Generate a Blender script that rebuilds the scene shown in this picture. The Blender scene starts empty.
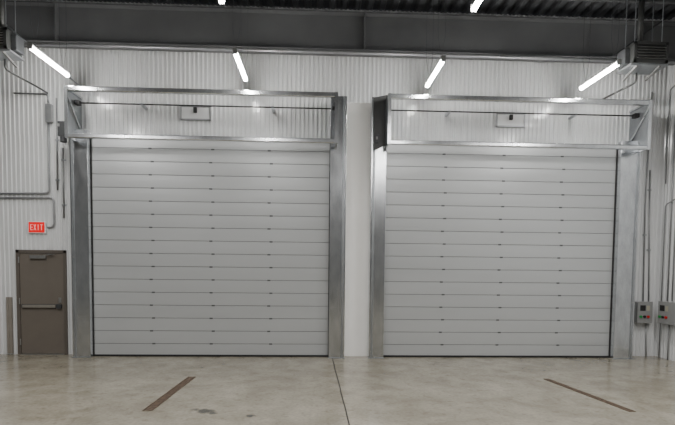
import bpy, bmesh, math, random
from mathutils import Vector, Matrix
random.seed(4)
C = bpy.context.scene.collection
R = math.radians

# ------------------------------------------------------------------ camera
FPX, D = 500.0, 10.0
SHY = 79.0
cam_rot = (Matrix.Rotation(R(-2.4), 3, 'Z') @ Matrix.Rotation(R(90 - 3.0), 3, 'X') @ Matrix.Rotation(R(0.6), 3, 'Z'))
def ray(px, py):
    return cam_rot @ Vector(((px - 337.5) / FPX, -(py - 212.5 - SHY) / FPX, -1.0))
_d = ray(337, 355)
CAMZ = -_d.z * D / _d.y
cam_pos = Vector((0, -D, CAMZ))
def P(px, py, Y=0.0):
    d = ray(px, py); t = (Y + D) / d.y
    return cam_pos + d * t
def F(px, py, z=0.0):
    d = ray(px, py); t = (z - CAMZ) / d.z
    return cam_pos + d * t
cd = bpy.data.cameras.new('camera'); cam = bpy.data.objects.new('camera', cd); C.objects.link(cam)
cd.sensor_width = 36; cd.lens = FPX / 675 * 36; cd.shift_y = SHY / 675; cd.clip_end = 200
cam.matrix_world = Matrix.Translation(cam_pos) @ cam_rot.to_4x4()
bpy.context.scene.camera = cam

# ------------------------------------------------------------------ materials
def mat(name, col, rough=.5, metal=0., var=.0, scale=6., bump=0., bscale=60., stretch=(1,1,1), emit=None, es=0., rvar=0., vor=0.):
    m = bpy.data.materials.new(name); m.use_nodes = True
    nt = m.node_tree; N = nt.nodes; L = nt.links; b = N['Principled BSDF']
    b.inputs['Base Color'].default_value = (*col, 1); b.inputs['Roughness'].default_value = rough; b.inputs['Metallic'].default_value = metal
    tc = N.new('ShaderNodeTexCoord'); mp = N.new('ShaderNodeMapping'); mp.inputs['Scale'].default_value = stretch
    L.new(tc.outputs['Object'], mp.inputs['Vector'])
    nz = N.new('ShaderNodeTexNoise'); nz.inputs['Scale'].default_value = scale; nz.inputs['Detail'].default_value = 5
    L.new(mp.outputs['Vector'], nz.inputs['Vector'])
    rp = N.new('ShaderNodeValToRGB'); rp.color_ramp.elements[0].position = .3; rp.color_ramp.elements[1].position = .7
    rp.color_ramp.elements[0].color = (*[c * (1 - var) for c in col], 1); rp.color_ramp.elements[1].color = (*[min(1, c * (1 + var)) for c in col], 1)
    L.new(nz.outputs['Fac'], rp.inputs['Fac']); last = rp.outputs['Color']
    if vor:   # spangle: a random value in each zinc crystal
        v = N.new('ShaderNodeTexVoronoi'); v.inputs['Scale'].default_value = 32; L.new(mp.outputs['Vector'], v.inputs['Vector'])
        sx = N.new('ShaderNodeSeparateColor'); L.new(v.outputs['Color'], sx.inputs['Color'])
        r2 = N.new('ShaderNodeMapRange'); r2.inputs['To Min'].default_value = 1-vor; r2.inputs['To Max'].default_value = 1+vor*.5
        L.new(sx.outputs[0], r2.inputs['Value'])
        mx = N.new('ShaderNodeMixRGB'); mx.blend_type = 'MULTIPLY'; mx.inputs['Fac'].default_value = 1
        L.new(last, mx.inputs['Color1']); L.new(r2.outputs['Result'], mx.inputs['Color2']); last = mx.outputs['Color']
    L.new(last, b.inputs['Base Color'])
    if rvar:
        mr = N.new('ShaderNodeMapRange'); mr.inputs['To Min'].default_value = rough - rvar; mr.inputs['To Max'].default_value = rough + rvar
        L.new(nz.outputs['Fac'], mr.inputs['Value']); L.new(mr.outputs['Result'], b.inputs['Roughness'])
    if bump:
        n2 = N.new('ShaderNodeTexNoise'); n2.inputs['Scale'].default_value = bscale; L.new(mp.outputs['Vector'], n2.inputs['Vector'])
        bp = N.new('ShaderNodeBump'); bp.inputs['Strength'].default_value = bump; bp.inputs['Distance'].default_value = .01
        L.new(n2.outputs['Fac'], bp.inputs['Height']); L.new(bp.outputs['Normal'], b.inputs['Normal'])
    if emit:
        b.inputs['Emission Color'].default_value = (*emit, 1); b.inputs['Emission Strength'].default_value = es
    return m
M = dict(
    liner=mat('liner_white', (.68, .69, .70), .16, 0, .03, 2),
    hall=mat('hall_wall', (.22, .23, .24), .4, 0, .03, 2),
    flat=mat('flat_white', (.94, .93, .91), .45, 0, .02, 3),
    slat=mat('slat_grey', (.46, .474, .484), .34, .25, .05, .8, stretch=(.3, 1, 2)),
    galv=mat('galvanized', (.64, .66, .68), .22, .93, .12, 4, rvar=.04, vor=.07, stretch=(2, 2, .8)),
    galvd=mat('galvanized_dull', (.38, .40, .42), .34, .8, .10, 4, vor=.06, stretch=(2, 2, .8)),
    dark=mat('dark_steel', (.06, .063, .067), .5, .3, .15, 6),
    hinge=mat('hinge_grey', (.10, .102, .105), .45, .4, .1, 6),
    seam=mat('seam_grey', (.16, .165, .17), .5, .2, .1, 6),
    beam=mat('beam_grey', (.105, .108, .112), .5, .1, .20, 1.2),
    deck=mat('deck_grey', (.13, .135, .145), .4, .4, .15, 3),
    black=mat('black_rubber', (.012, .012, .013), .6, 0, .1, 8),
    taupe=mat('taupe_paint', (.15, .130, .110), .45, 0, .05, 4),
    taupef=mat('taupe_frame', (.115, .10, .086), .45, 0, .05, 4),
    strip=mat('strip_brown', (.26, .235, .205), .5, .1, .1, 6),
    steel=mat('brushed_steel', (.42, .42, .42), .35, .9, .08, 20),
    pad=mat('push_bar_steel', (.42, .39, .35), .35, .7, .05, 20),
    conduit=mat('conduit', (.36, .37, .38), .4, .6, .08, 10),
    conduitd=mat('conduit_dark', (.30, .305, .31), .4, .6, .08, 10),
    boxg=mat('box_grey', (.27, .275, .275), .45, .1, .05, 8),
    heater=mat('heater_grey', (.055, .057, .056), .4, .3, .12, 6),
    louvre=mat('louvre_grey', (.22, .22, .215), .4, .4, .1, 6),
    white=mat('white_plastic', (.8, .8, .8), .4, 0, .02, 8),
    red=mat('sign_red', (.6, .0, .003), .4, 0, .02, 8, emit=(1, .0, .008), es=.45),
    letter=mat('sign_letter', (.9, .35, .32), .4, 0, .01, 8, emit=(1, .6, .55), es=.5),
    redb=mat('button_red', (.5, .015, .015), .35, 0, .03, 8),
    greenb=mat('button_green', (.015, .25, .06), .35, 0, .03, 8),
    tagy=mat('tag_cream', (.40, .38, .30), .5, 0, .03, 8),
    tube=mat('lamp_tube', (1, 1, 1), .4, 0, .0, 8, emit=(1, .98, .94), es=110),
    rust=mat('rust', (.075, .048, .030), .85, 0, .5, 18, .4, 50),
    joint=mat('joint_dark', (.025, .022, .02), .9, 0, .3, 12),
)
def floor_mat():
    m = bpy.data.materials.new('concrete'); m.use_nodes = True
    nt = m.node_tree; N = nt.nodes; L = nt.links; b = N['Principled BSDF']
    tc = N.new('ShaderNodeTexCoord')
    def noise(s, d=6, dist=0.):
        n = N.new('ShaderNodeTexNoise'); n.inputs['Scale'].default_value = s; n.inputs['Detail'].default_value = d; n.inputs['Distortion'].default_value = dist
        L.new(tc.outputs['Object'], n.inputs['Vector']); return n
    def ramp(src, p0, c0, p1, c1):
        r = N.new('ShaderNodeValToRGB'); e = r.color_ramp.elements
        e[0].position = p0; e[0].color = (*c0, 1); e[1].position = p1; e[1].color = (*c1, 1); L.new(src, r.inputs['Fac']); return r
    def mix(t, f, a, c):
        x = N.new('ShaderNodeMixRGB'); x.blend_type = t
        if isinstance(f, float): x.inputs['Fac'].default_value = f
        else: L.new(f, x.inputs['Fac'])
        L.new(a, x.inputs['Color1']); L.new(c, x.inputs['Color2']); return x
    big = noise(.9, 6, .6); mid = noise(2.8, 10, .5); fine = noise(24, 8); spots = noise(10, 9, .6)
    c1 = ramp(big.outputs['Fac'], .30, (.262, .238, .185), .70, (.372, .345, .282))
    c2 = ramp(mid.outputs['Fac'], .33, (.74, .72, .68), .62, (1, 1, 1))
    c3 = ramp(fine.outputs['Fac'], .32, (.72, .72, .72), .68, (1, 1, 1))
    c4 = ramp(spots.outputs['Fac'], .33, (.60, .57, .52), .45, (1, 1, 1))
    c = mix('MULTIPLY', .8, c1.outputs['Color'], c2.outputs['Color']); c = mix('MULTIPLY', .7, c.outputs['Color'], c3.outputs['Color']); c = mix('MULTIPLY', .45, c.outputs['Color'], c4.outputs['Color'])
    for (px, py, rad) in ((205, 411, .10), (196, 409, .04), (249, 416, .05), (212, 413, .06)):
        p = F(px, py)
        vm = N.new('ShaderNodeVectorMath'); vm.operation = 'DISTANCE'; vm.inputs[1].default_value = p
        L.new(tc.outputs['Object'], vm.inputs[0])
        ad = N.new('ShaderNodeMath'); ad.operation = 'MULTIPLY_ADD'; ad.inputs[1].default_value = .14
        L.new(spots.outputs['Fac'], ad.inputs[0]); L.new(vm.outputs['Value'], ad.inputs[2])
        rr = ramp(ad.outputs[0], rad * .7 + .06, (.22, .22, .22), rad + .09, (1, 1, 1))
        c = mix('MULTIPLY', 1.0, c.outputs['Color'], rr.outputs['Color'])
    L.new(c.outputs['Color'], b.inputs['Base Color'])
    rr = N.new('ShaderNodeMapRange'); rr.inputs['To Min'].default_value = .10; rr.inputs['To Max'].default_value = .30
    L.new(mid.outputs['Fac'], rr.inputs['Value']); L.new(rr.outputs['Result'], b.inputs['Roughness'])
    bp = N.new('ShaderNodeBump'); bp.inputs['Strength'].default_value = .05; bp.inputs['Distance'].default_value = .01
    L.new(fine.outputs['Fac'], bp.inputs['Height']); L.new(bp.outputs['Normal'], b.inputs['Normal'])
    return m
M['floor'] = floor_mat()

# ------------------------------------------------------------------ mesh helpers
class MB:
    def __init__(s): s.v = []; s.f = []
    def box(s, x0, x1, y0, y1, z0, z1):
        if x0 > x1: x0, x1 = x1, x0
        if y0 > y1: y0, y1 = y1, y0
        if z0 > z1: z0, z1 = z1, z0
        n = len(s.v)
        s.v += [(x0,y0,z0),(x1,y0,z0),(x1,y1,z0),(x0,y1,z0),(x0,y0,z1),(x1,y0,z1),(x1,y1,z1),(x0,y1,z1)]
        s.f += [tuple(n+i for i in q) for q in ((0,3,2,1),(4,5,6,7),(0,1,5,4),(1,2,6,5),(2,3,7,6),(3,0,4,7))]
        return s
    def prism(s, poly, ax, a0, a1):
        """poly: list of 2-D points, extruded along axis ax (0,1,2) from a0 to a1"""
        n = len(s.v); k = len(poly)
        for a in (a0, a1):
            for (u, w) in poly:
                p = [u, w]; p.insert(ax, a); s.v.append(tuple(p))
        for i in range(k):
            j = (i + 1) % k; s.f.append((n+i, n+j, n+k+j, n+k+i))
        s.f.append(tuple(n+i for i in reversed(range(k)))); s.f.append(tuple(n+k+i for i in range(k)))
        return s
    def tube(s, pts, r, n=10, fillet=0.):
        pts = [Vector(p) for p in pts]
        if fillet and len(pts) > 2:
            q = [pts[0]]
            for i in range(1, len(pts) - 1):
                a, b, c = pts[i-1], pts[i], pts[i+1]
                fa = min(fillet, (a-b).length*.45); fc = min(fillet, (c-b).length*.45)
                p0 = b + (a-b).normalized()*fa; p2 = b + (c-b).normalized()*fc
                for k in range(6):
                    t = k/5; q.append(p0*(1-t)**2 + b*2*t*(1-t) + p2*t*t)
            q.append(pts[-1]); pts = q
        base = len(s.v); t0 = (pts[1]-pts[0]).normalized()
        up = Vector((0,0,1)) if abs(t0.z) < .9 else Vector((1,0,0))
        u = t0.cross(up).normalized()
        for i, p in enumerate(pts):
            if i == 0: t = t0
            elif i == len(pts)-1: t = (pts[i]-pts[i-1]).normalized()
            else: t = ((pts[i]-pts[i-1]).normalized() + (pts[i+1]-pts[i]).normalized()).normalized()
            u = (u - t*u.dot(t)).normalized(); w = t.cross(u)
            for k in range(n):
                a = 2*math.pi*k/n; s.v.append(tuple(p + (u*math.cos(a) + w*math.sin(a))*r))
        for i in range(len(pts)-1):
            for k in range(n):
                k2 = (k+1) % n; s.f.append((base+i*n+k, base+i*n+k2, base+(i+1)*n+k2, base+(i+1)*n+k))
        s.f.append(tuple(base+k for k in reversed(range(n)))); s.f.append(tuple(base+(len(pts)-1)*n+k for k in range(n)))
        return s
    def bar(s, a, b, w, h):
        """rectangular bar from a to b, w across, h along the second axis"""
        a, b = Vector(a), Vector(b); t = (b-a).normalized()
        up = Vector((0,0,1)) if abs(t.z) < .95 else Vector((0,1,0))
        u = t.cross(up).normalized()*w/2; v = u.normalized().cross(t)*h/2
        n = len(s.v)
        for p in (a, b):
            for q in (-u-v, u-v, u+v, -u+v): s.v.append(tuple(p+q))
        s.f += [tuple(n+i for i in q) for q in ((0,1,2,3),(7,6,5,4),(0,4,5,1),(1,5,6,2),(2,6,7,3),(3,7,4,0))]
        return s
    def build(s, name, m, parent=None, bevel=0., smooth=False):
        off = Vector((0,0,0)); q = parent
        while q is not None: off += q.location; q = q.parent
        me = bpy.data.meshes.new(name); me.from_pydata([tuple(Vector(p)-off) for p in s.v], [], s.f)
        me.materials.append(m)
        bm = bmesh.new(); bm.from_mesh(me); bmesh.ops.recalc_face_normals(bm, faces=bm.faces); bm.to_mesh(me); bm.free()
        if smooth:
            me.polygons.foreach_set('use_smooth', [len(p.vertices) == 4 for p in me.polygons])
        o = bpy.data.objects.new(name, me); C.objects.link(o); o.parent = parent
        if bevel:
            md = o.modifiers.new('bevel', 'BEVEL'); md.width = bevel; md.segments = 2; md.limit_method = 'ANGLE'
        return o
def tag(o, label=None, cat=None, group=None, kind=None):
    if label: o['label'] = label
    if cat: o['category'] = cat
    if group: o['group'] = group
    if kind: o['kind'] = kind
    return o
def empty(name, loc, label, cat, group=None):
    o = bpy.data.objects.new(name, None); C.objects.link(o); o.location = loc; o.empty_display_size = .1
    return tag(o, label, cat, group)
def struct(o, label=None): return tag(o, label=label, kind='structure')

# ------------------------------------------------------------------ key heights
XL, YF = -9.5, -19.0
XR = P(660, 250, 0).x          # the right-hand side wall starts just past the right door
ZTOP = P(340, 8, -.3).z + .12
GY = -.35     # guide post front
CY = -.2      # curtain front
HY = -.70     # head frame front
RIB = .020
zc_top = P(340, 139, CY).z
doors = []
for (o0, i0, i1, o1) in ((71, 89, 329.5, 345.5), (370, 385, 617.5, 637)):
    doors.append(dict(o0=P(o0, 250, GY).x, i0=P(i0, 250, GY).x, i1=P(i1, 250, GY).x, o1=P(o1, 250, GY).x))
mdx0, mdx1, mdz = P(18, 300).x, P(68, 300).x, P(42, 250).z

# ------------------------------------------------------------------ setting
MB().box(XL, XR+.12, YF, .3, -.2, 0).build('floor', M['floor']); struct(bpy.data.objects['floor'], 'grey beige mottled concrete slab floor with faint stains')

w = MB()
def ribs(x0, x1, pitch, dep):
    n = max(1, round((x1-x0)/pitch)); p = (x1-x0)/n; prof = []
    for i in range(n):
        a = x0 + i*p
        prof += [(a, -dep), (a+p*.30, -dep), (a+p*.44, 0), (a+p*.86, 0)]
    prof.append((x1, -dep)); return prof
def corr(x0, x1, z0, z1, pitch=.085, dep=RIB):
    w.prism(ribs(x0, x1, pitch, dep) + [(x1, .12), (x0, .12)], 2, z0, z1)
corr(XL, mdx0, 0, mdz); corr(mdx1, doors[0]['i0'], 0, mdz); corr(XL, doors[0]['i0'], mdz, zc_top)
corr(doors[0]['i1'], doors[1]['i0'], 0, zc_top)
corr(doors[1]['i1'], XR, 0, zc_top)
corr(XL, XR, zc_top, ZTOP)
struct(w.build('wall_back', M['liner']), 'white ribbed metal wall behind the doors')
struct(MB().box(XL-.12, XL, YF, .12, 0, ZTOP).build('wall_left', M['hall']), 'grey metal side wall left')
pr = [(XR + d, y) for (y, d) in ribs(YF, -RIB-.001, .085, RIB)]
struct(MB().prism(pr + [(XR+.12, -RIB-.001), (XR+.12, YF)], 2, 0, ZTOP).build('wall_right', M['liner']), 'white ribbed metal side wall at the right edge')
struct(MB().box(XL-.12, XR+.12, YF-.12, YF, 0, ZTOP).build('wall_front', M['hall']), 'grey metal wall opposite the roller doors')

px0, px1 = doors[0]['o1'] - .02, doors[1]['o0'] + .02
t = MB().box(px0, px1, -.12, -.035, 0, P(358, 103, -.1).z)
t.box(px0 + .03, px0 + .05, -.135, -.12, 0, P(358, 103, -.1).z)
struct(t.build('trim_1', M['flat']), 'smooth white cover strip between the doors')

cdk = MB(); prof = []
x = XL
while x < XR - .01:
    prof += [(x, ZTOP+.08), (x+.09, ZTOP+.08), (x+.12, ZTOP), (x+.21, ZTOP)]; x += .24
prof.append((x, ZTOP+.08)); prof += [(x, ZTOP+.2), (XL, ZTOP+.2)]
cdk.prism(prof, 1, YF, .12)
struct(cdk.build('ceiling', M['deck']), 'ribbed metal roof deck')

bz0, bz1 = P(340, 49, -.45).z, P(340, 12, -.45).z
XB = XR - RIB - .002
b = MB().box(XL, XB, -.32, -.30, bz0, bz1)
b.box(XL, XB, -.45, -.17, bz0-.02, bz0+.005); b.box(XL, XB, -.45, -.17, bz1-.005, bz1+.02)
for px in (56, 365, 640):
    xx = P(px, 30, -.4).x; b.box(xx-.012, xx+.012, -.44, -.32, bz0, bz1)
struct(b.build('trim_2', M['beam']), 'dark grey steel beam under the roof along the wall')
for k, yy in enumerate((-.9, -2.3)):
    b = MB().box(XL, XB, yy-.03, yy+.03, ZTOP-.012, ZTOP-.001).box(XL, XB, yy-.004, yy+.004, ZTOP-.14, ZTOP-.005).box(XL, XB, yy-.03, yy+.03, ZTOP-.15, ZTOP-.135)
    struct(b.build('trim_%d' % (3+k), M['beam']), 'steel purlin under the roof deck')
a, c = F(332, 357.5), F(349.5, 425); e = c + (c-a).normalized()*3
j = MB(); n = (c-a).normalized().cross(Vector((0,0,1)))
segs = 40; pl = []
for i in range(segs+1):
    p = a + (e-a)*i/segs + n*random.uniform(-.004, .004); pl.append(p)
for i in range(segs):
    k = len(j.v); wd = .008
    for p in (pl[i]-n*wd, pl[i]+n*wd, pl[i+1]+n*wd, pl[i+1]-n*wd): j.v.append((p.x, p.y, .0015))
    j.f.append((k, k+1, k+2, k+3))
struct(j.build('trim_5', M['joint']), 'dark control joint cut in the concrete floor')
# narrow ribbed strip low on the wall
xa, xb = P(8, 320).x, P(13.5, 320).x; p = (xb-xa)/2; prof = []
for i in range(2): prof += [(xa+i*p, -.045), (xa+i*p+p*.35, -.045), (xa+i*p+p*.5, -.032), (xa+i*p+p*.85, -.032)]
prof += [(xb, -.045), (xb, -RIB-.001), (xa, -RIB-.001)]
struct(MB().prism(prof, 2, .02, P(8, 297).z).build('trim_6', M['strip']), 'narrow brownish ribbed strip low on the wall left of the exit door')

# ------------------------------------------------------------------ rolling doors
NS = 17
def roller(d, side, label, tagpx):
    x0, x1 = d['i0'], d['i1']
    root = empty('roller_door', ((x0+x1)/2, GY, 0), label, 'roller door', 'wide grey roller doors')
    h = zc_top/NS; cu = MB(); prof = [(CY+.06, .03)]
    prof.append((CY, .03))
    for i in range(1, NS):     # nearly flat slats with a groove at each joint
        z = i*h; prof += [(CY-.001, z-h*.62), (CY-.001, z-h*.38), (CY, z-.007), (CY+.004, z-.0045), (CY+.016, z-.004), (CY+.016, z+.004), (CY+.004, z+.0045), (CY, z+.007)]
    prof += [(CY, zc_top), (CY+.06, zc_top)]
    cu.prism(prof, 0, x0-.06, x1+.06)
    cur = cu.build('curtain', M['slat'], root)
    for i in range(1, NS):
        z = i*h
        MB().box(x0-.05, x1+.05, CY+.003, CY+.012, z-.004, z+.004).build('joint_seal', M['seam'], cur)
        for q, px in enumerate(tagpx):
            xx = P(px, 250, CY).x + (.02 if (i+q) % 2 else -.02)
            MB().box(xx-.03, xx+.03, CY-.007, CY+.002, z-.014, z+.013).build('hinge', M['hinge'], cur, .003)
    MB().box(x0-.02, x1+.02, CY-.02, CY+.07, .002, .035).box(x0-.02, x1+.02, CY-.03, CY-.012, .004, .024).build('bottom_seal', M['black'], root)
    for k in (0, 1):
        a, c = (d['o0'], d['i0']) if k == 0 else (d['i1'], d['o1'])
        inner = (side == 'L' and k == 1) or (side == 'R' and k == 0)
        zt = P(340, 96, GY).z if inner else P(340, 135, GY).z
        g = MB()
        ie, oe = (c, a) if k == 0 else (a, c); sg = 1 if ie > oe else -1
        poly = [(oe, -.033), (oe, GY), (ie, GY), (ie, CY-.035), (ie-sg*.03, CY-.035), (ie-sg*.03, GY+.025), (oe+sg*.025, GY+.025), (oe+sg*.025, -.033)]
        g.prism(poly, 2, 0, zt)
        post = g.build('guide_post', M['galv'], root, .004)
        MB().box(oe+sg*.03, oe+sg*.075, GY-.012, GY, .0, zt-.01).build('post_flange', M['galvd'], post, .003)
        MB().box(ie-sg*.03, ie+sg*.012, CY-.034, CY-.006, .02, zc_top-.02).build('edge_seal', M['black'], root)
        MB().box(min(a,c)-.01, max(a,c)+.01, GY-.03, GY-.0005, 0, .012).build('base_plate', M['galvd'], post)
        for q in range(6):
            z = .35 + q*.78; xb = oe + sg*.052
            MB().tube([(xb, GY-.012, z), (xb, GY-.026, z)], .013, 6).build('bolt', M['steel'], post)
    if side == 'L': fx0, fx1 = P(64.2, 110, HY).x, P(338, 110, HY).x
    else: fx0, fx1 = P(388, 110, HY).x, P(652, 110, HY).x
    zt1, zt0 = P(340, 92, HY).z, P(340, 97, HY).z
    zb1, zb0 = P(340, 138.5, HY).z, P(340, 143, HY).z
    def rail(name, z0, z1):
        r = MB(); t_ = .006; dp = .07
        r.prism([(HY+.01, z0), (HY, z0+.012), (HY, z1-.018), (HY+.018, z1), (HY+dp, z1), (HY+dp, z1-t_), (HY+.018, z1-t_), (HY+t_, z1-.02), (HY+t_, z0+t_+.01), (HY+.012, z0+t_), (HY+dp, z0+t_), (HY+dp, z0)], 0, fx0, fx1)
        return r.build(name, M['galv'], root)
    rail('top_rail', zt0, zt1); rail('bottom_rail', zb0, zb1)
    zs = P(340, 109, -.3).z
    for k, (fx, s) in enumerate(((fx0, 1), (fx1, -1))):
        MB().box(fx, fx+s*.06, HY-.004, HY+.004, zb0, zt1).build('frame_upright', M['galv'], root)
        MB().prism([(HY+.004, zb0), (HY+.004, zt1), (-.035, zt1), (-.035, zb0+.25), (-.35, zb0+.02)], 0, fx, fx+s*.006).build('end_plate', M['galvd'], root)
        xb = fx+s*.02
        MB().bar((xb, HY+.02, zt0-.02), (xb, -.06, zb1+.12), .03, .03).build('diagonal_brace', M['galv'], root)
        MB().bar((xb, HY+.02, zt1-.03), (xb, -.06, zt1-.03), .04, .04).build('side_arm', M['galv'], root)
        MB().bar((xb, HY+.02, zb0+.03), (xb, -.36, zb0+.03), .04, .04).build('lower_arm', M['galv'], root)
        MB().box(fx+s*.01, fx+s*.1, -.36, -.24, zs-.04, zs+.04).build('bearing_block', M['black'], root, .01)
    MB().tube([(fx0+.05, -.3, zs), (fx1-.05, -.3, zs)], .013, 12).build('drive_shaft', M['black'], root, smooth=True)
    for q in (.25, .75):   # hanger brackets that carry the shaft
        xx = fx0 + (fx1-fx0)*q; MB().box(xx-.025, xx+.025, -.31, -RIB-.001, zs-.02, zs+.02).build('shaft_bracket', M['galvd'], root)
    xm = P(195 if side == 'L' else 512, 113, -.1).x; zz = P(340, 115.5, -.1).z
    br = MB()
    for (a, b_, c, d_) in ((-.29, .29, .11, .135), (-.29, .29, -.135, -.11), (-.29, -.265, -.135, .135), (.265, .29, -.135, .135)): br.box(xm+a, xm+b_, -.06, -RIB-.002, zz+c, zz+d_)
    bk = br.build('plate_frame', M['conduit'], root)
    MB().box(xm-.265, xm+.265, -.042, -.028, zz-.11, zz+.11).build('access_plate', M['liner'], bk)
    MB().box(xm-.035, xm+.03, -.10, -.042, zz+.0, zz+.10).build('sensor', M['black'], bk, .01)
    return root, fx0, fx1
rL = roller(doors[0], 'L', 'wide grey slatted roller door nearer the brown exit door', (152, 212, 270))
rR = roller(doors[1], 'R', 'wide grey slatted roller door nearer the two grey control boxes', (443, 500.5, 560))
def motor(root, px0, px1, py0, py1, Y):
    a, c = P(px0, py1, Y), P(px1, py0, Y); r = min(.06, (c.x-a.x)*.45)
    m = MB().box(a.x, c.x, Y, Y+.14, a.z+.06, c.z).tube([((a.x+c.x)/2, Y+.07, a.z-.04), ((a.x+c.x)/2, Y+.07, a.z+.06)], r, 14)
    o = m.build('drive_motor', M['dark'], root, .008)
    MB().box(a.x+.01, a.x+.04, Y-.012, Y, c.z-.1, c.z-.05).build('cable_gland', M['boxg'], o)
motor(rL[0], 57.5, 65.5, 121, 139, -.42)
motor(rR[0], 375.5, 379, 134, 146, -.42)
a, c = P(373, 151, GY-.02), P(388, 97, GY-.02)
MB().prism([(a.x, c.z-.02), (c.x, c.z+.04), (c.x, a.z+.14), (a.x, a.z)], 1, GY-.03, GY-.02).build('side_cover', M['heater'], rR[0])

# ------------------------------------------------------------------ exit door
dr = empty('door_1', ((mdx0+mdx1)/2, 0, 0), 'brown metal exit door with a push bar in the white wall', 'door'); dr['kind'] = 'structure'
fr = MB(); jw = .06
fr.box(mdx0, mdx0+jw, -.05, .1, 0, mdz).box(mdx1-jw, mdx1, -.05, .1, 0, mdz).box(mdx0, mdx1, -.05, .1, mdz-jw, mdz)
fr.build('door_frame', M['taupef'], dr, .004)
lx0, lx1, lz1 = mdx0+jw+.004, mdx1-jw-.004, mdz-jw-.004
leaf = MB().box(lx0, lx1, -.03, .015, .015, lz1).build('door_leaf', M['taupe'], dr, .003)
MB().box(lx0, lx1, -.06, .1, 0, .012).build('threshold', M['steel'], dr)
zb = P(44, 306).z
MB().box(lx0+.03, lx1-.03, -.06, -.03, zb-.035, zb+.035).build('push_bar', M['dark'], leaf, .006)
MB().box(lx0+.06, lx1-.14, -.085, -.055, zb-.027, zb+.027).build('touch_pad', M['pad'], leaf, .005)
MB().box(lx1-.12, lx1-.03, -.09, -.05, zb-.045, zb+.045).build('latch_case', M['dark'], leaf, .008)
MB().box(lx1-.1, lx1-.045, -.036, -.03, zb+.07, zb+.17).build('notice', M['steel'], leaf)
zc = lz1-.07
MB().box(lx0+.22, lx0+.52, -.09, -.03, zc-.035, zc+.03).build('door_closer', M['steel'], leaf, .006)
MB().bar((lx0+.48, -.075, zc+.036), (lx0+.70, -.11, zc+.05), .02, .008).bar((lx0+.70, -.11, zc+.05), (lx0+.55, -.04, zc+.055), .02, .008).build('closer_arm', M['steel'], leaf)
for z in (.25, 1.05, 1.85):
    MB().tube([(lx0-.002, -.055, z-.06), (lx0-.002, -.055, z+.06)], .011, 10).build('door_hinge', M['steel'], dr)

# ------------------------------------------------------------------ exit sign
a, c = P(28.7, 232.3, -.06), P(44.3, 222.2, -.06)
ex = empty('exit_sign', ((a.x+c.x)/2, -.02, a.z), 'small red lit EXIT sign on the wall above the brown door', 'exit sign')
MB().box(a.x-.018, c.x+.018, -.055, -RIB, a.z-.018, c.z+.018).build('housing', M['white'], ex, .006)
MB().box(a.x, c.x, -.06, -.054, a.z, c.z).build('face', M['red'], ex)
W = c.x-a.x; H = c.z-a.z; lw = W*.15; lh = H*.56; z0 = a.z+H*.22; st = W*.036
def letter(ch, x):
    m = MB(); y0, y1 = -.064, -.059
    if ch == 'E':
        m.box(x, x+st, y0, y1, z0, z0+lh)
        for q in (0, .5, 1): m.box(x, x+lw, y0, y1, z0+q*(lh-st), z0+q*(lh-st)+st)
    if ch == 'X':
        m.prism([(x, z0), (x+st, z0), (x+lw, z0+lh), (x+lw-st, z0+lh)], 1, y0, y1); m.prism([(x+lw-st, z0), (x+lw, z0), (x+st, z0+lh), (x, z0+lh)], 1, y0-.0005, y1)
    if ch == 'I': m.box(x+lw/2-st/2, x+lw/2+st/2, y0, y1, z0, z0+lh)
    if ch == 'T': m.box(x+lw/2-st/2, x+lw/2+st/2, y0, y1, z0, z0+lh).box(x, x+lw, y0, y1, z0+lh-st, z0+lh)
    m.build('letter', M['letter'], ex)
for i, ch in enumerate('EXIT'): letter(ch, a.x + W*.11 + i*W*.21)

# ------------------------------------------------------------------ strip lights
def strip(x, y0, y1, z, label, zc=ZTOP):
    ym = (y0+y1)/2
    r = empty('strip_light', (x, ym, z), label, 'ceiling light', 'hanging tube lights')
    MB().prism([(x-.022, z+.05), (x-.022, z+.032), (x+.022, z+.032), (x+.022, z+.05), (x+.014, z+.07), (x-.014, z+.07)], 1, y0, y1).build('housing', M['white'], r)
    prof = [(x+.036*math.cos(t), z+.004+.031*math.sin(t)) for t in [2*math.pi*k/16 for k in range(16)]]
    MB().prism(prof, 1, y0+.015, y1-.015).build('diffuser', M['tube'], r)
    for y in (y0, y1):
        s = 1 if y == y0 else -1
        MB().box(x-.037, x+.037, y-.006*s, y+.014*s, z-.029, z+.07).build('end_cap', M['boxg'], r)
    for y in (y0+.15, y1-.15):
        MB().tube([(x-.06, y, z+.45), (x, y, z+.066), (x+.06, y, z+.45)], .004, 5).tube([(x-.06, y, z+.45), (x-.06, y, zc)], .003, 5).tube([(x+.06, y, z+.45), (x+.06, y, zc)], .003, 5).build('hanger_wire', M['dark'], r)
for (px, py, lab) in ((49.5, 62, 'lit tube light over the exit door side, next to the left heater'),
                      (240.5, 66.5, 'lit tube light hanging above the left roller door'),
                      (435, 73.5, 'lit tube light hanging above the inner end of the right roller door'),
                      (599.5, 76.5, 'lit tube light beside the louvred heater in the right corner')):
    p = P(px, py, -1.2); strip(p.x, -1.78, -.58, p.z, lab)
for (px, py, lab) in ((222, 2, 'lit tube light cut off by the frame above the left roller door'), (473.5, 10, 'lit tube light cut off by the frame above the right roller door')):
    p = P(px, py, -3.35); strip(p.x, -4.55, -3.35, p.z, lab)

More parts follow.
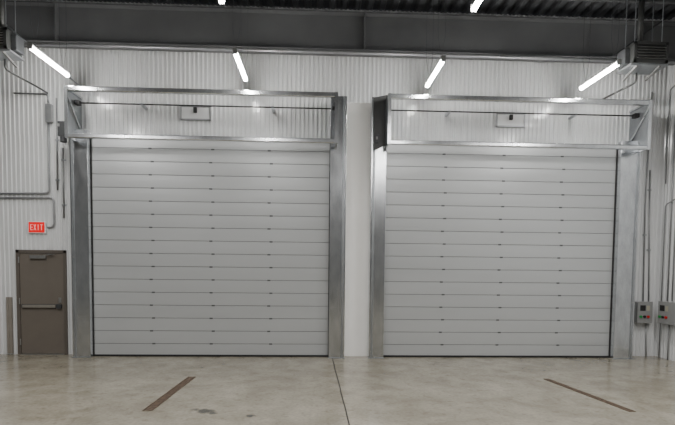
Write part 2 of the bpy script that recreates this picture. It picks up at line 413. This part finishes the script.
# ------------------------------------------------------------------ unit heaters
def heater(px0, px1, py0, py1, Y, label, s):
    a, c = P(px0, py1, Y), P(px1, py0, Y); x0, x1, z0, z1 = a.x, c.x, a.z, c.z
    r = empty('unit_heater', ((x0+x1)/2, Y, z0), label, 'heater', 'hanging unit heaters')
    dp = .45
    MB().box(x0, x1, Y+.03, Y+dp, z0, z1).build('cabinet', M['heater'], r, .012)
    MB().box(x0, x1, Y, Y+.03, z1-.05, z1).box(x0, x1, Y, Y+.03, z0, z0+.05).box(x0, x0+.05, Y, Y+.03, z0, z1).box(x1-.05, x1, Y, Y+.03, z0, z1).build('front_frame', M['heater'], r)
    MB().box(x0+.05, x1-.05, Y+.02, Y+.031, z0+.05, z1-.05).build('outlet_opening', M['black'], r)
    n = 5
    for i in range(n):
        z = z0+.085 + (z1-z0-.17)*i/(n-1)
        MB().prism([(Y-.03, z-.024), (Y-.026, z-.027), (Y+.025, z+.010), (Y+.021, z+.013)], 0, x0+.055, x1-.055).build('louvre', M['louvre'], r)
    for xx in (x0+.06, x1-.06):
        for yy in (Y+.1, Y+dp-.08):
            MB().tube([(xx, yy, z1), (xx, yy, ZTOP)], .008, 8).build('hanger_rod', M['galvd'], r)
    MB().tube([((x0+x1)/2, Y+dp-.12, z1), ((x0+x1)/2, Y+dp-.12, ZTOP)], .05, 16).build('flue_pipe', M['heater'], r, smooth=True)
    xs = x0 if s > 0 else x1
    MB().box(xs-.09 if s > 0 else xs, xs if s > 0 else xs+.09, Y+.12, Y+.36, z0+.02, z0+.28).build('control_housing', M['dark'], r, .01)
    MB().box(x0-.03, x1+.03, Y+.04, Y+dp+.02, z0-.03, z0).build('support_bracket', M['galvd'], r)
    for xx in (x0+.1, x1-.1): MB().bar((xx, Y+.06, z0-.03), (xx, Y+dp, z0-.14), .03, .03).build('brace', M['louvre'], r)
    xq = (x0+x1)/2
    MB().tube([(xq, Y+dp-.05, z0-.02), (xq, Y+dp-.05, z0-.20), (xq+.25*(-s), -.25, z0-.30), (xq+.25*(-s), -RIB, z0-.30)], .018, 10, .08).build('supply_pipe', M['heater'], r, smooth=True)
heater(634, 669, 42, 62, -1.3, 'grey louvred unit heater hung in the upper right corner', 1)
heater(-27, 6, 27, 47, -1.3, 'grey louvred unit heater hung in the upper left corner', -1)

# ------------------------------------------------------------------ conduits, pipes
def pipe(name, pts, r, label, m='conduit', cat='conduit', fil=.08, group=None):
    return tag(MB().tube(pts, r, 10, fil).build(name, M[m], None, smooth=True), label, cat, group)
def W3(px, py, r): return P(px, py, -RIB-r)
CO = 'metal conduits on the white wall'
def wp(pts, r, label, m='conduit', straps=(), dy=0., fil=.08):
    o = pipe('conduit', [P(x, y, -RIB-r-.001-dy) for x, y in pts], r, label, m, group=CO, fil=fil)
    for (x, y) in straps:
        p = W3(x, y, r+.001); MB().box(p.x-r-.03, p.x+r+.03, -RIB-.006, -RIB+.002, p.z-.014, p.z+.014).box(p.x-r-.003, p.x+r+.003, -RIB-2*r-.006, -RIB-.004, p.z-.014, p.z+.014).build('strap', M['galvd'], o)
    return o
wp([(-25, 193.5), (47, 193.5), (49, 191), (49, 150), (48.5, 123)], .02, 'upper horizontal metal conduit left of the door, bending up to the small junction box', fil=.05)
wp([(-25, 198), (52.5, 198), (54, 202), (54, 225), (52, 227.5), (47.5, 227.5)], .018, 'lower horizontal metal conduit that turns down to the EXIT sign', fil=.05)
wp([(56.5, 98), (57.5, 190)], .016, 'long vertical conduit just right of the small left junction box', straps=((57, 140), (57.4, 180)), m='conduitd')
wp([(63, 148), (64, 218)], .016, 'vertical metal conduit along the outer side of the left guide post', straps=((63.2, 160), (63.8, 205)), m='conduitd')
wp([(14, 93), (46, 94), (48, 96), (48.3, 102.5)], .015, 'thin metal conduit running across the wall to the top of the junction box', fil=.05)
wp([(643, 302), (645.5, 200), (652, 92)], .014, 'vertical metal conduit above the inner control box', straps=((644.8, 235), (649, 147)), dy=.004, m='conduitd')
wp([(648.5, 302), (650, 170)], .014, 'shorter second vertical conduit above the inner control box', straps=((649, 250), (649.7, 190)), m='conduitd')
SX = XR - RIB            # face of the ribs of the side wall
def sp(pts, r, label, m='conduitd', fil=.1, dx=0.):
    return pipe('conduit', [(SX - r - .001 - dx, y, z) for (y, z) in pts], r, label, m, group='metal conduits on the right side wall', fil=fil)
zh = P(668, 86, -.2).z
sp([(-.33, P(666, 301, -.3).z), (-.33, zh-.25)], .014, 'tall vertical conduit on the side wall above the outer control box')
sp([(-.46, P(672, 301, -.45).z), (-.46, P(672, 150, -.45).z)], .013, 'shorter vertical conduit on the side wall nearest the right edge')
zq = P(668, 205, -.2).z
sp([(-3.0, zq+.9), (-.20, zq), (-.20, 0.0)], .012, 'conduit slanting down the side wall and dropping to the floor beside the outer control box', dx=.034, fil=.06)
sp([(-3.0, zh+.55), (-.75, zh+.1), (-.13, zh-.05), (-.13, zh-1.9)], .013, 'thin conduit slanting down the side wall from the right heater', dx=.002, fil=.06)
wp([(646, 323), (646, 357)], .013, 'short conduit dropping from the inner control box to the floor', dy=.02)
sp([(-.45, .0), (-.45, P(668, 322, -.4).z)], .014, 'short conduit dropping from the outer control box to the floor', dx=.03)
pipe('gas_pipe', [P(672, 14, -.62), P(612, 57, -.55), P(500, 55.5, -.55)], .016, 'dark thin pipe slanting down beside the right heater', 'dark', 'pipe')
pipe('conduit', [P(-20, 2, -.75), P(20, 37, -.65), P(80, 86, -.12)], .015, 'thin conduit slanting past the leftmost tube light', 'galvd')
p0 = P(-40, 50.5, -.5); z = bz0-.02-.026
pipe('sprinkler_pipe', [(p0.x, -.4, z), (SX-.02, -.4, z)], .026, 'long grey pipe running just under the steel beam', 'conduit', 'pipe')

def jbox(px0, px1, py0, py1, label, m='boxg', Y=-.09):
    a, c = P(px0, py1, Y), P(px1, py0, Y)
    r = empty('junction_box', ((a.x+c.x)/2, -.02, a.z), label, 'junction box')
    MB().box(a.x, c.x, Y+.012, -RIB, a.z, c.z).build('enclosure', M[m], r, .006)
    MB().box(a.x-.006, c.x+.006, Y, Y+.012, a.z-.006, c.z+.006).build('cover', M[m], r, .004)
    for (xx, zz) in ((a.x+.02, a.z+.02), (c.x-.02, a.z+.02), (a.x+.02, c.z-.02), (c.x-.02, c.z-.02)):
        MB().tube([(xx, Y, zz), (xx, Y-.005, zz)], .008, 8).build('screw', M['steel'], r)
jbox(45.5, 51.5, 104, 121.5, 'small grey junction box on the wall beside the left end of the door frame', 'conduit')

def cbox(o, u, nrm, wd_, h_, dp, label):
    """control box: o = lower left corner on the wall, u = direction along the wall, nrm = out of the wall"""
    o, u, nrm = Vector(o), Vector(u), Vector(nrm); zv = Vector((0,0,1))
    r = empty('control_box', o + u*wd_/2, label, 'control box', 'door control boxes')
    def blk(u0, u1, z0, z1, n0, n1):
        a = o + u*u0 + nrm*n0; c = o + u*u1 + nrm*n1
        return MB().box(a.x, c.x, a.y, c.y, o.z+z0, o.z+z1)
    blk(0, wd_, 0, h_, 0, dp-.02).build('enclosure', M['boxg'], r, .008)
    blk(-.005, wd_+.005, -.005, h_+.005, dp-.02, dp).build('lid', M['boxg'], r, .006)
    w_ = min(wd_, .36); zm = h_/2
    blk(w_*.16, w_*.52, zm+h_*.08, zm+h_*.34, dp, dp+.006).build('display', M['black'], r)
    blk(w_*.60, w_*.80, zm+h_*.08, zm+h_*.32, dp, dp+.004).build('sticker', M['tagy'], r)
    for q, m in ((.2, 'greenb'), (.45, 'black'), (.7, 'redb')):
        p = o + u*w_*q + zv*(zm-h_*.2); MB().tube([p+nrm*dp, p+nrm*(dp+.025)], .027, 14).build('button', M[m], r)
    blk(wd_-.004, wd_+.014, zm-.04, zm+.04, dp-.09, dp-.04).build('latch', M['steel'], r)
a, c = P(637.5, 323, -.17), P(653, 302, -.17)
cbox((a.x, -RIB, a.z), (1, 0, 0), (0, -1, 0), c.x-a.x, c.z-a.z, .145, 'grey control box right next to the right guide post')
cbox((SX, -.26, P(657, 322, -.15).z), (0, -1, 0), (-1, 0, 0), .60, P(657, 301, -.15).z-P(657, 322, -.15).z, .15, 'wider grey control box on the side wall, cut off by the right edge')

# ------------------------------------------------------------------ rusty floor slot covers
def slot(p0, p1, wd, label):
    a, c = F(*p0), F(*p1); t = (c-a).normalized(); n = t.cross(Vector((0,0,1)))
    ctr = (a+c)/2; r = empty('floor_drain', (ctr.x, ctr.y, 0), label, 'floor drain', 'rusty floor drains')
    def ragged(name, o0, o1, jit, z):
        m = MB(); N_ = 36; L_ = []
        for i in range(N_+1):
            p = a + (c-a)*i/N_; e0 = o0 + random.uniform(-jit, jit); e1 = o1 + random.uniform(-jit, jit)
            L_.append((p+n*e0, p+n*e1))
        for (q0, q1) in L_: m.v += [(q0.x, q0.y, z), (q1.x, q1.y, z), (q0.x, q0.y, 0), (q1.x, q1.y, 0)]
        for i in range(N_):
            k = 4*i; m.f += [(k, k+1, k+5, k+4), (k, k+4, k+6, k+2), (k+1, k+3, k+7, k+5)]
        return m.build(name, M['rust'], r)
    ragged('grate', -wd*.36, wd*.36, .006, .004)
    for s in (-1, 1): ragged('edge_angle', s*wd*.44-.008, s*wd*.44+.008, .005, .006)
slot((192, 377), (147, 411), .12, 'rusty strip drain in the floor in front of the left roller door')
slot((546, 379), (633, 412), .085, 'rusty strip drain in the floor in front of the right roller door')

# ------------------------------------------------------------------ lights (the rows of the hall behind the photographer)
wd = bpy.data.worlds.new('world'); bpy.context.scene.world = wd; wd.use_nodes = True
bg = wd.node_tree.nodes['Background']; bg.inputs['Color'].default_value = (.95, .97, 1, 1); bg.inputs['Strength'].default_value = .05
for yy, en in ((-4, 145), (-7.0, 122), (-10.2, 50)):
    for xx in (-4.8, -1.4, 2.0, 5.2):
        if yy == -4 and abs(xx) < 3: continue
        ld = bpy.data.lights.new('ceiling_lamp', 'AREA'); ld.shape = 'RECTANGLE'; ld.size = .12; ld.size_y = 1.2
        ld.energy = en * (.75 if abs(xx) > 3 else 1.0); ld.color = (1, .98, .95)
        lo = bpy.data.objects.new('ceiling_lamp', ld); C.objects.link(lo); lo.location = (xx, yy, 5.2)
